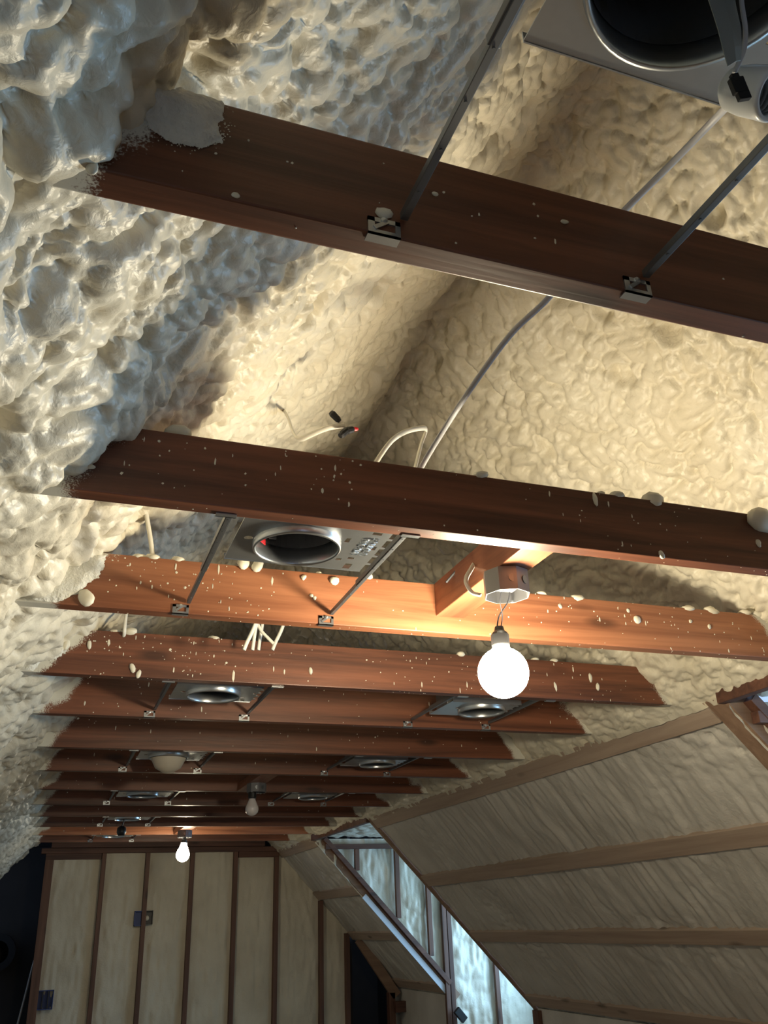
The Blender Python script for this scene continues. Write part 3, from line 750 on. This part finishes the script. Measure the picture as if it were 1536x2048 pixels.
def can_light(label, k, bl, br, plate, hole, housing=True, lens=False, letters=False, zp=H + 0.026, r=0.086, ya=None, spl=False, lip=0.012):
    """frame of a recessed light between tie k and tie k+1 (front face of tie k+1 carries the visible bracket feet)"""
    yb = YJ[k + 1]; ya = YJ[k] + T if ya is None else ya
    x0, x1, y0, y1 = plate; cx, cy = hole
    t = thing('recessed_light_frame', ((x0 + x1) / 2, (y0 + y1) / 2, H), label, 'light fixture', 'recessed light frames between the ties')
    # plate with its big hole, slots and tabs
    bm = B()

    def loop(pts):
        vs = [bm.verts.new((x, y, zp)) for x, y in pts]
        return [bm.edges.new((vs[i], vs[(i + 1) % len(vs)])) for i in range(len(vs))]
    out = [(x0, y0)]
    out += [(x1, y0)]
    for i in range(4):
        ty = y0 + (y1 - y0) * (0.2 + 0.2 * i); out += [(x1, ty - 0.006), (x1 + 0.010, ty - 0.004), (x1 + 0.010, ty + 0.004), (x1, ty + 0.006)]
    out += [(x1, y1), (x0, y1)]
    ed = loop(out)
    ed += loop([(cx + r * math.cos(a), cy + r * math.sin(a)) for a in np.linspace(0, 2 * math.pi, 49)[:-1]])
    sl = []
    for i, (fx, fy, wx, wy) in enumerate(((0.90, 0.10, .010, .006), (0.88, 0.90, .008, .014), (0.74, 0.30, .005, .010), (0.96, 0.42, .004, .009), (0.78, 0.75, .006, .005), (0.86, 0.70, .007, .005))):
        sx, sy = x0 + (x1 - x0) * fx, y0 + (y1 - y0) * fy
        if math.hypot(sx - cx, sy - cy) < r + 0.016 or sx + wx > x1 - 0.002 or sy + wy > y1 - 0.002 or sy - wy < y0 + 0.002: continue
        ed += loop([(sx - wx, sy - wy), (sx + wx, sy - wy), (sx + wx, sy + wy), (sx - wx, sy + wy)])
    sx, sy = cx - r - 0.014, cy - 0.004
    if sx - 0.009 > x0: ed += loop([(sx + 0.009 * math.cos(a), sy + 0.009 * math.sin(a)) for a in np.linspace(0, 2 * math.pi, 17)[:-1]])
    bmesh.ops.triangle_fill(bm, use_beauty=True, edges=ed)
    ex = bmesh.ops.extrude_face_region(bm, geom=list(bm.faces)); bmesh.ops.translate(bm, vec=(0, 0, 0.0016), verts=[v for v in ex['geom'] if isinstance(v, bmesh.types.BMVert)])
    box(bm, x0, x1, y0 - 0.0015, y0, zp - 0.004, zp + 0.014); box(bm, x0, x1, y1, y1 + 0.0015, zp - 0.001, zp + 0.012)
    pl = obj('mounting_plate', bm, GALV, t)
    if letters:
        for row, word in enumerate(('LITHONIA', 'LIGHTING')):
            cu = bpy.data.curves.new('embossed_word', 'FONT'); cu.body = word; cu.size = 0.0205; cu.extrude = 0.0012; cu.align_x = 'CENTER'
            tmp = bpy.data.objects.new('tmp', cu); COL.objects.link(tmp)
            me = bpy.data.meshes.new_from_object(tmp.evaluated_get(bpy.context.evaluated_depsgraph_get()))
            bpy.data.objects.remove(tmp, do_unlink=True)
            bx = x1 - 0.036 + row * 0.019
            M = Matrix.Translation((bx, y0 + 0.092, zp - 0.001)) @ Matrix.Rotation(math.radians(-90), 4, 'Z') @ Matrix.Rotation(math.pi, 4, 'X')
            me.transform(Matrix.Translation(-t.location) @ M); me.materials.append(GALV)
            o = bpy.data.objects.new('embossed_word', me); COL.objects.link(o); o.parent = t
    # collar, can housing
    bm = B(); lathe(bm, [(r + 0.004, 0.004), (r + 0.003, -lip), (r - 0.001, -lip * 1.3), (r - 0.003, -lip * 0.8), (r - 0.003, 0.03), (r + 0.001, 0.03)], (cx, cy, zp), 56, closed=True); obj('collar', bm, GALV, t, smooth=True)
    if housing:
        hh = 0.125
        bm = B(); lathe(bm, [(r - 0.004, 0.024), (r - 0.004, hh - 0.004), (0.0, hh - 0.004)], (cx, cy, zp), 40); obj('can_lining', bm, CAN_IN, t, smooth=False)
        bm = B(); lathe(bm, [(r - 0.002, 0.026), (r - 0.002, hh), (0.0, hh)], (cx, cy, zp), 40); obj('can_housing', bm, GALV_D, t)
        bm = B(); tube(bm, [(cx - 0.02, cy + 0.02, zp + hh - 0.006), (cx - 0.03, cy + 0.02, zp + 0.075), (cx - 0.045, cy + 0.01, zp + 0.06)], 0.003, 8); obj('wire', bm, WIREB, t, smooth=True)
        bm = B(); box(bm, cx - 0.045, cx - 0.030, cy + 0.055, cy + 0.060, zp + 0.03, zp + hh - 0.006); obj('socket_bracket', bm, GALV, t)
        bm = B(); lathe(bm, [(0, 0), (0.017, 0), (0.017, 0.02), (0, 0.02)], (cx - 0.005, cy + 0.03, zp + 0.062), 16, Vector((1, 0.2, 0))); obj('lampholder', bm, BLACK, t)
    if letters:         # red and white sticker on the lining, seen through the hole
        for nm, mt, za, zc in (('sticker', STICK, 0.030, 0.062), ('red_sticker_edge', REDP, 0.016, 0.030)):
            bm = B(); n_ = Vector((math.cos(2.45), math.sin(2.45), 0)); t_ = Vector((-n_.y, n_.x, 0)); cc = Vector((cx, cy, zp + (za + zc) / 2)) + n_ * (r - 0.007)
            obox(bm, cc, n_ * 0.0006, t_ * 0.015, Vector((0, 0, (zc - za) / 2))); obj(nm, bm, mt, t)
    if lens:
        bm = B(); lathe(bm, [(r - 0.008, -0.004), (r - 0.008, -0.012), (r - 0.03, -0.055), (0.02, -0.075), (0, -0.075)], (cx, cy, zp), 40); obj('lamp_lens', bm, TRIMG, t, smooth=True)
    if spl:
        bm = B(); box(bm, x0 + 0.004, x0 + 0.058, cy - 0.05, cy + 0.05, zp + 0.003, zp + 0.085, 0.002); obj('splice_box', bm, GALV_D, t)
    # hanger bars with their bracket feet
    for bx in (bl, br):
        s = 1 if bx == bl else -1
        xb = bx + (0.016 if s > 0 else 0.012)
        zb = zp + 0.004
        bm = B(); box(bm, xb - 0.0045, xb + 0.0045, ya + 0.02, yb - 0.004, zb - 0.006, zb + 0.004, 0.0008)
        box(bm, xb - 0.0065, xb + 0.0065, ya + 0.004, ya + (yb - ya) * 0.62, zb - 0.004, zb + 0.008, 0.0008)
        for i in range(9):
            yy = ya + (yb - ya) * (0.12 + 0.10 * i); lathe(bm, [(0, 0.0008), (0.0016, 0.0008), (0.0016, 0)], (xb, yy, zb - 0.0062), 8, Vector((0, 0, -1)))
        bar = obj('hanger_bar', bm, GALV_D, t)
        for (fy, sg) in ((yb, -1), (ya, 1)):
            bm = B(); xc = bx - 0.012 if s > 0 else bx + 0.012 + 0.024
            fx0, fx1 = (bx - 0.026, bx + 0.012) if bx == bl and k == 0 else (bx - 0.020, bx + 0.018)
            f0, f1 = sorted((fy, fy + sg * 0.0022)); l0, l1 = sorted((fy - sg * 0.012, fy + sg * 0.0022))
            # face plate with an open triangular window, lip folded under the tie
            box(bm, fx0, fx1, f0, f1, H - 0.0025, H + 0.004); box(bm, fx0, fx0 + 0.008, f0, f1, H + 0.004, H + 0.021); box(bm, fx1 - 0.006, fx1, f0, f1, H + 0.004, H + 0.021)
            obox(bm, ((fx0 + fx1) / 2, (f0 + f1) / 2, H + 0.018), ((fx1 - fx0) / 2, 0, 0), (0, (f1 - f0) / 2, 0), (0, 0, 0.003))
            box(bm, fx0, fx1, l0, l1, H - 0.0025, H - 0.0005)
            obox(bm, ((fx0 + fx1) / 2 - 0.004, fy + sg * 0.003, H + 0.011), (0.008, 0, 0.006), (0, 0.001, 0), (-0.0015, 0, 0.002))
            fo = obj('bracket_foot', bm, GALV, bar)
            bm = B(); lathe(bm, [(0, 0.004), (0.004, 0.003), (0.005, 0)], ((fx0 + fx1) / 2, fy + sg * 0.001, H + 0.018), 12, Vector((0, sg, 0))); 
            obj('nail_head', bm, GALV, t)
    return t


_Y = list(YJ); YJ = [0.055] + _Y
can_light('near recessed light frame at the top right corner, seen from close below', 0, 0.283, 0.606, (0.322, 0.600, 0.165, 0.450), (0.432, 0.338), True, r=0.098, lip=0.003)
can_light('recessed light frame with embossed lettering behind the second tie beam', 2, 0.247, 0.608, (0.292, 0.594, 1.500, 1.728), (0.420, 1.612), True, letters=True, r=0.087)
can_light('tilted-looking recessed light frame between fourth and fifth tie beams, left row', 4, 0.304, 0.641, (0.345, 0.622, 2.800, 3.02), (0.478, 2.915), True)
can_light('recessed light frame with a cream lens below it, left row', 6, 0.315, 0.665, (0.355, 0.640, 4.00, 4.22), (0.487, 4.110), True, lens=True)
can_light('recessed light frame between eighth and ninth tie beams, left row', 8, 0.329, 0.684, (0.368, 0.660, 5.27, 5.49), (0.505, 5.380), True)
can_light('dark recessed light frame with a hanging socket, left row far away', 10, 0.369, 0.70, (0.405, 0.68, 6.48, 6.70), (0.53, 6.59), True)
can_light('farthest recessed light frame, just before the last tie beam', 12, 0.369, 0.70, (0.405, 0.68, 7.72, 7.94), (0.53, 7.83), True)
can_light('recessed light frame right behind the big round bulb', 4, 1.283, 1.62, (1.325, 1.60, 2.86, 3.08), (1.49, 2.97), True, spl=True)
can_light('recessed light frame between sixth and seventh tie beams, right row', 6, 1.302, 1.64, (1.345, 1.62, 4.06, 4.28), (1.50, 4.17), True, spl=True)
can_light('farthest recessed light frame of the right row, beside the unlit bulb', 8, 1.318, 1.66, (1.36, 1.64, 5.29, 5.51), (1.52, 5.40), True, spl=True)
YJ = _Y

# loose socket hanging from the near frame, on its strap and cable
c = at_y(1499, 182, 0.402); t = thing('loose_lamp_socket', c, 'white screw socket hanging loose at the top right corner', 'lamp socket')
ax = (CR * 0.46 - CU * 0.46 - CF * 0.76).normalized()          # the way the socket opens
bm = B(); lathe(bm, [(0.0, -0.026), (0.013, -0.025), (0.019, -0.018), (0.0215, -0.004), (0.0225, 0.014), (0.0235, 0.026), (0.0225, 0.030), (0.0195, 0.030), (0.0180, 0.026), (0.0178, -0.006), (0.0, -0.008)], c, 36, ax)
obj('socket_body', bm, PORC, t, smooth=True)
bm = B()
for i in range(4): lathe(bm, [(0.0179, 0.022 - 0.006 * i), (0.0160, 0.0195 - 0.006 * i), (0.0179, 0.017 - 0.006 * i)], c, 32, ax)
obj('screw_thread', bm, GALV, t, smooth=True)
bm = B(); lathe(bm, [(0, -0.0078), (0.007, -0.0078), (0.006, -0.005), (0, -0.005)], c, 16, ax); obj('contact', bm, GALV_D, t)
p = at_y(1476, 172, 0.372); bm = B(); d1 = (at_y(1489, 200, 0.372) - at_y(1468, 148, 0.372)).normalized(); s1 = d1.cross(CF).normalized()
obox(bm, p, d1 * 0.0085, s1 * 0.0055, CF * 0.004, 0.001); obox(bm, p + d1 * 0.011 + s1 * 0.001, d1 * 0.005, s1 * 0.0048, CF * 0.0035, 0.001); obox(bm, p - d1 * 0.010, d1 * 0.003, s1 * 0.003, CF * 0.003, 0.0005); obj('spring_clip', bm, MATTE_BLACK, t)
bm = B(); tube(bm, [at_y(1480, -40, 0.355), at_y(1484, 10, 0.358), at_y(1491, 60, 0.362), at_y(1487, 102, 0.366), at_y(1469, 144, 0.371)], 0.0021, 10); obj('cord', bm, WIREG, t, smooth=True)
bm = B(); prev = None
for (ua, va), (ub, vb) in (((1405, -40), (1466, -40)), ((1421, 10), (1472, 10)), ((1437, 60), (1482, 55)), ((1448, 105), (1484, 90)), ((1456, 132), (1482, 120))):
    q0, q1 = at_y(ua, va, 0.352), at_y(ub, vb, 0.362); ring = [bm.verts.new(x) for x in (q0, q0.lerp(q1, 0.5) - CF * 0.003, q1, q1 + CF * 0.0012, q0.lerp(q1, 0.5) - CF * 0.0018, q0 + CF * 0.0012)]
    if prev:
        for i in range(6): bm.faces.new((prev[i], prev[(i + 1) % 6], ring[(i + 1) % 6], ring[i]))
    else: bm.faces.new(ring)
    prev = ring
bm.faces.new(prev[::-1])
obj('mounting_strap', bm, STRAPG, t)

# ---------------------------------------------------------------- cables
def cable(pts, r, mat, label, flat=0.6, name='cable', group='electrical cables', k=10):
    bm = B(); pts = [Vector(p) for p in pts]; tube(bm, pts, r, 10, flat, k)
    o = obj(name, bm, mat, None, loc=pts[len(pts) // 2], smooth=True); return tag(o, label, 'cable', group)


cable([(0.505, 0.385, H + 0.145), (0.56, 0.43, H + 0.155), at_y(1478, 188, 0.55), at_y(1450, 217, 0.66), at_y(1350, 320, 0.78), at_y(1250, 420, 0.88), at_y(1165, 510, 0.97), at_y(1095, 598, 1.06), at_y(1025, 665, 1.16), at_y(962, 748, 1.27), at_y(900, 840, 1.40), at_y(845, 930, 1.49), at_y(820, 985, 1.52)], 0.0062, WIREG, 'long grey cable running from the near frame down behind the second tie')
cable([at_y(740, 950, 1.50), at_y(757, 917, 1.54), at_y(785, 880, 1.58), at_y(815, 862, 1.62), at_y(846, 856, 1.65), at_y(852, 862, 1.68), at_y(842, 890, 1.68), at_y(828, 945, 1.62)], 0.0062, WIREW, 'white cable looping up behind the middle of the second tie')
t = thing('wire_splice', at_y(680, 855, 1.75), 'cable end with black and red wire connectors sticking out of the foam', 'wire splice')
bm = B(); tube(bm, [at_y(565, 815, 2.02), at_y(577, 838, 1.95), at_y(588, 868, 1.86), at_y(600, 878, 1.82), at_y(625, 868, 1.78), at_y(655, 856, 1.75), at_y(690, 850, 1.74)], 0.007, 10, 0.55); obj('cable', bm, WIREW, t, smooth=True)
for a, b, r_, mt, nm in (((661, 824), (680, 843), .0085, BLACK, 'wire_nut'), ((680, 872), (697, 858), .0095, BLACK, 'wire_nut'), ((692, 862), (708, 858), .0095, BLACK, 'wire_nut'), ((704, 858), (716, 858), .0055, REDP, 'wire_nut')):
    pa, pb = at_y(*a, 1.735), at_y(*b, 1.735); L_ = (pb - pa).length; bm = B()
    lathe(bm, [(0, 0), (r_ * 0.7, 0), (r_, L_ * 0.2), (r_ * 0.9, L_ * 0.8), (r_ * 0.55, L_), (0, L_)], pa, 10, pb - pa); obj(nm, bm, mt, t)
cable([at_y(285, 985, 2.05), at_y(291, 1020, 2.05), at_y(298, 1060, 2.06), at_y(304, 1100, 2.06), at_y(306, 1125, 2.06)], 0.007, WIREW, 'white cable dropping from the foam behind the left part of the third tie', 0.7)
cable([at_y(262, 1180, 2.7), at_y(253, 1225, 2.66), at_y(249, 1262, 2.64), at_y(247, 1285, 2.70)], 0.006, WIREW, 'thin cable hanging between third and fourth ties at the left', 0.7)
for i, (p, lab) in enumerate(((((520, 1225), (505, 1262), (494, 1285), (488, 1300)), 'left cable of the bundle below the third tie'), (((516, 1235), (511, 1258), (507, 1286), (505, 1300)), 'second cable of the bundle below the third tie'), (((510, 1232), (520, 1258), (537, 1277), (547, 1287)), 'slanting cable crossing the bundle below the third tie'), (((526, 1235), (523, 1260), (519, 1284), (517, 1300)), 'third upright cable of the bundle below the third tie'), (((572, 1235), (562, 1262), (551, 1285), (545, 1300)), 'rightmost cable of the bundle below the third tie'))):
    cable([at_y(u, v, 2.42 + 0.04 * i) for u, v in p], 0.0065, WIREW, lab, 0.7, group='cable bundle between third and fourth ties')
cable([at_y(962, 1190, 1.69), at_y(945, 1185, 1.70), at_y(933, 1168, 1.71), at_y(933, 1155, 1.73), at_y(940, 1142, 1.76), at_y(948, 1128, 1.80)], 0.0058, WIREW, 'white cable curling round the blocking into the lamp box', 0.7)
cable([at_y(892, 1165, 1.92), at_y(912, 1142, 1.90), at_y(926, 1126, 1.88), at_y(940, 1121, 1.88), at_y(956, 1124, 1.86), at_y(962, 1140, 1.84)], 0.004, WIREB, 'dark cable arching behind the blocking above the third tie', 0.8)
cable([at_y(78, 1895, 9.3), at_y(66, 1930, 9.3), at_y(52, 1985, 9.3), at_y(32, 2060, 9.3)], 0.010, WIREG, 'thin pale cable hanging in the dark closet left of the end wall', 0.8)

# hanging socket of the far dark frame
c = at_y(243, 1662, 6.60); t = thing('hanging_socket', c, 'black socket dangling below the far dark frame, left of the small lit bulb', 'lamp socket')
bm = B(); lathe(bm, [(0, -0.03), (0.022, -0.03), (0.032, -0.01), (0.030, 0.02), (0.016, 0.03), (0, 0.032)], c, 16); obj('socket_body', bm, BLACK, t, smooth=True)
bm = B(); tube(bm, [c + Vector((0, 0, .03)), c + Vector((0.01, 0, .07)), c + Vector((0.0, 0, .13))], 0.004, 8); obj('cord', bm, BLACK, t, smooth=True)

# electrical boxes on the end wall


def wall_box(u, v, wx, wz, mat, label):
    p = at_y(u, v, WALL_Y - 0.02); t = thing('electrical_box', p, label, 'electrical box', 'electrical boxes on the end wall')
    bm = B(); x0, x1, z0, z1 = p.x - wx / 2, p.x + wx / 2, p.z - wz / 2, p.z + wz / 2; y0, y1 = WALL_Y - 0.034, WALL_Y + 0.04; e = 0.006
    box(bm, x0, x0 + e, y0, y1, z0, z1); box(bm, x1 - e, x1, y0, y1, z0, z1); box(bm, x0, x1, y0, y1, z0, z0 + e); box(bm, x0, x1, y0, y1, z1 - e, z1); box(bm, x0, x1, y1 - 0.03, y1 - 0.025, z0, z1)
    obj('box_body', bm, mat, t)
    return t, p


wall_box(277, 1837, 0.075, 0.125, BLUEP, 'blue electrical box left of the third end wall stud')
t, p = wall_box(297, 1835, 0.075, 0.115, BLACK, 'dark electrical box with a pale spot right of the third end wall stud')
bm = B(); blob(bm, (p.x - 0.008, WALL_Y - 0.012, p.z - 0.004), 0.018, 0.01, 0.022, 5, 2); obj('foam_drop', bm, FOAM_DROP, t, smooth=True)
t, p = wall_box(90, 2000, 0.13, 0.145, BLUEP, 'dark blue gang box low on the left of the end wall')
for i in (-1, 1):
    bm = B(); box(bm, p.x + i * 0.022 - 0.004, p.x + i * 0.022 + 0.004, WALL_Y - 0.03, WALL_Y, p.z - 0.066, p.z + 0.066); obj('divider', bm, BLACK, t)

# round dark duct in the closet at the left and a dark clip in the dormer
c = at_y(-6, 1905, 9.75); bm = B(); lathe(bm, [(0.10, -0.1), (0.16, -0.1), (0.16, 0.25), (0.10, 0.25)], c, 32, Vector((0, 1, 0)), closed=True)
tag(obj('round_duct', bm, MATTE_BLACK, None, loc=c), 'black round duct end in the dark closet at the left', 'duct')
c = at_y(921, 2030, 7.55); bm = B(); obox(bm, c, (0.035, 0, -0.04), (0, 0.02, 0), (0.022, 0, 0.02), 0.004)
tag(obj('dark_bracket', bm, BLACK, None, loc=c), 'small dark bracket on the blue-lit wall of the far dormer', 'bracket')

# ---------------------------------------------------------------- stand everything on the floor at z = 0
for o in list(scene.objects):
    if o.parent is None and o.type != 'CAMERA': o.location.z += EYE
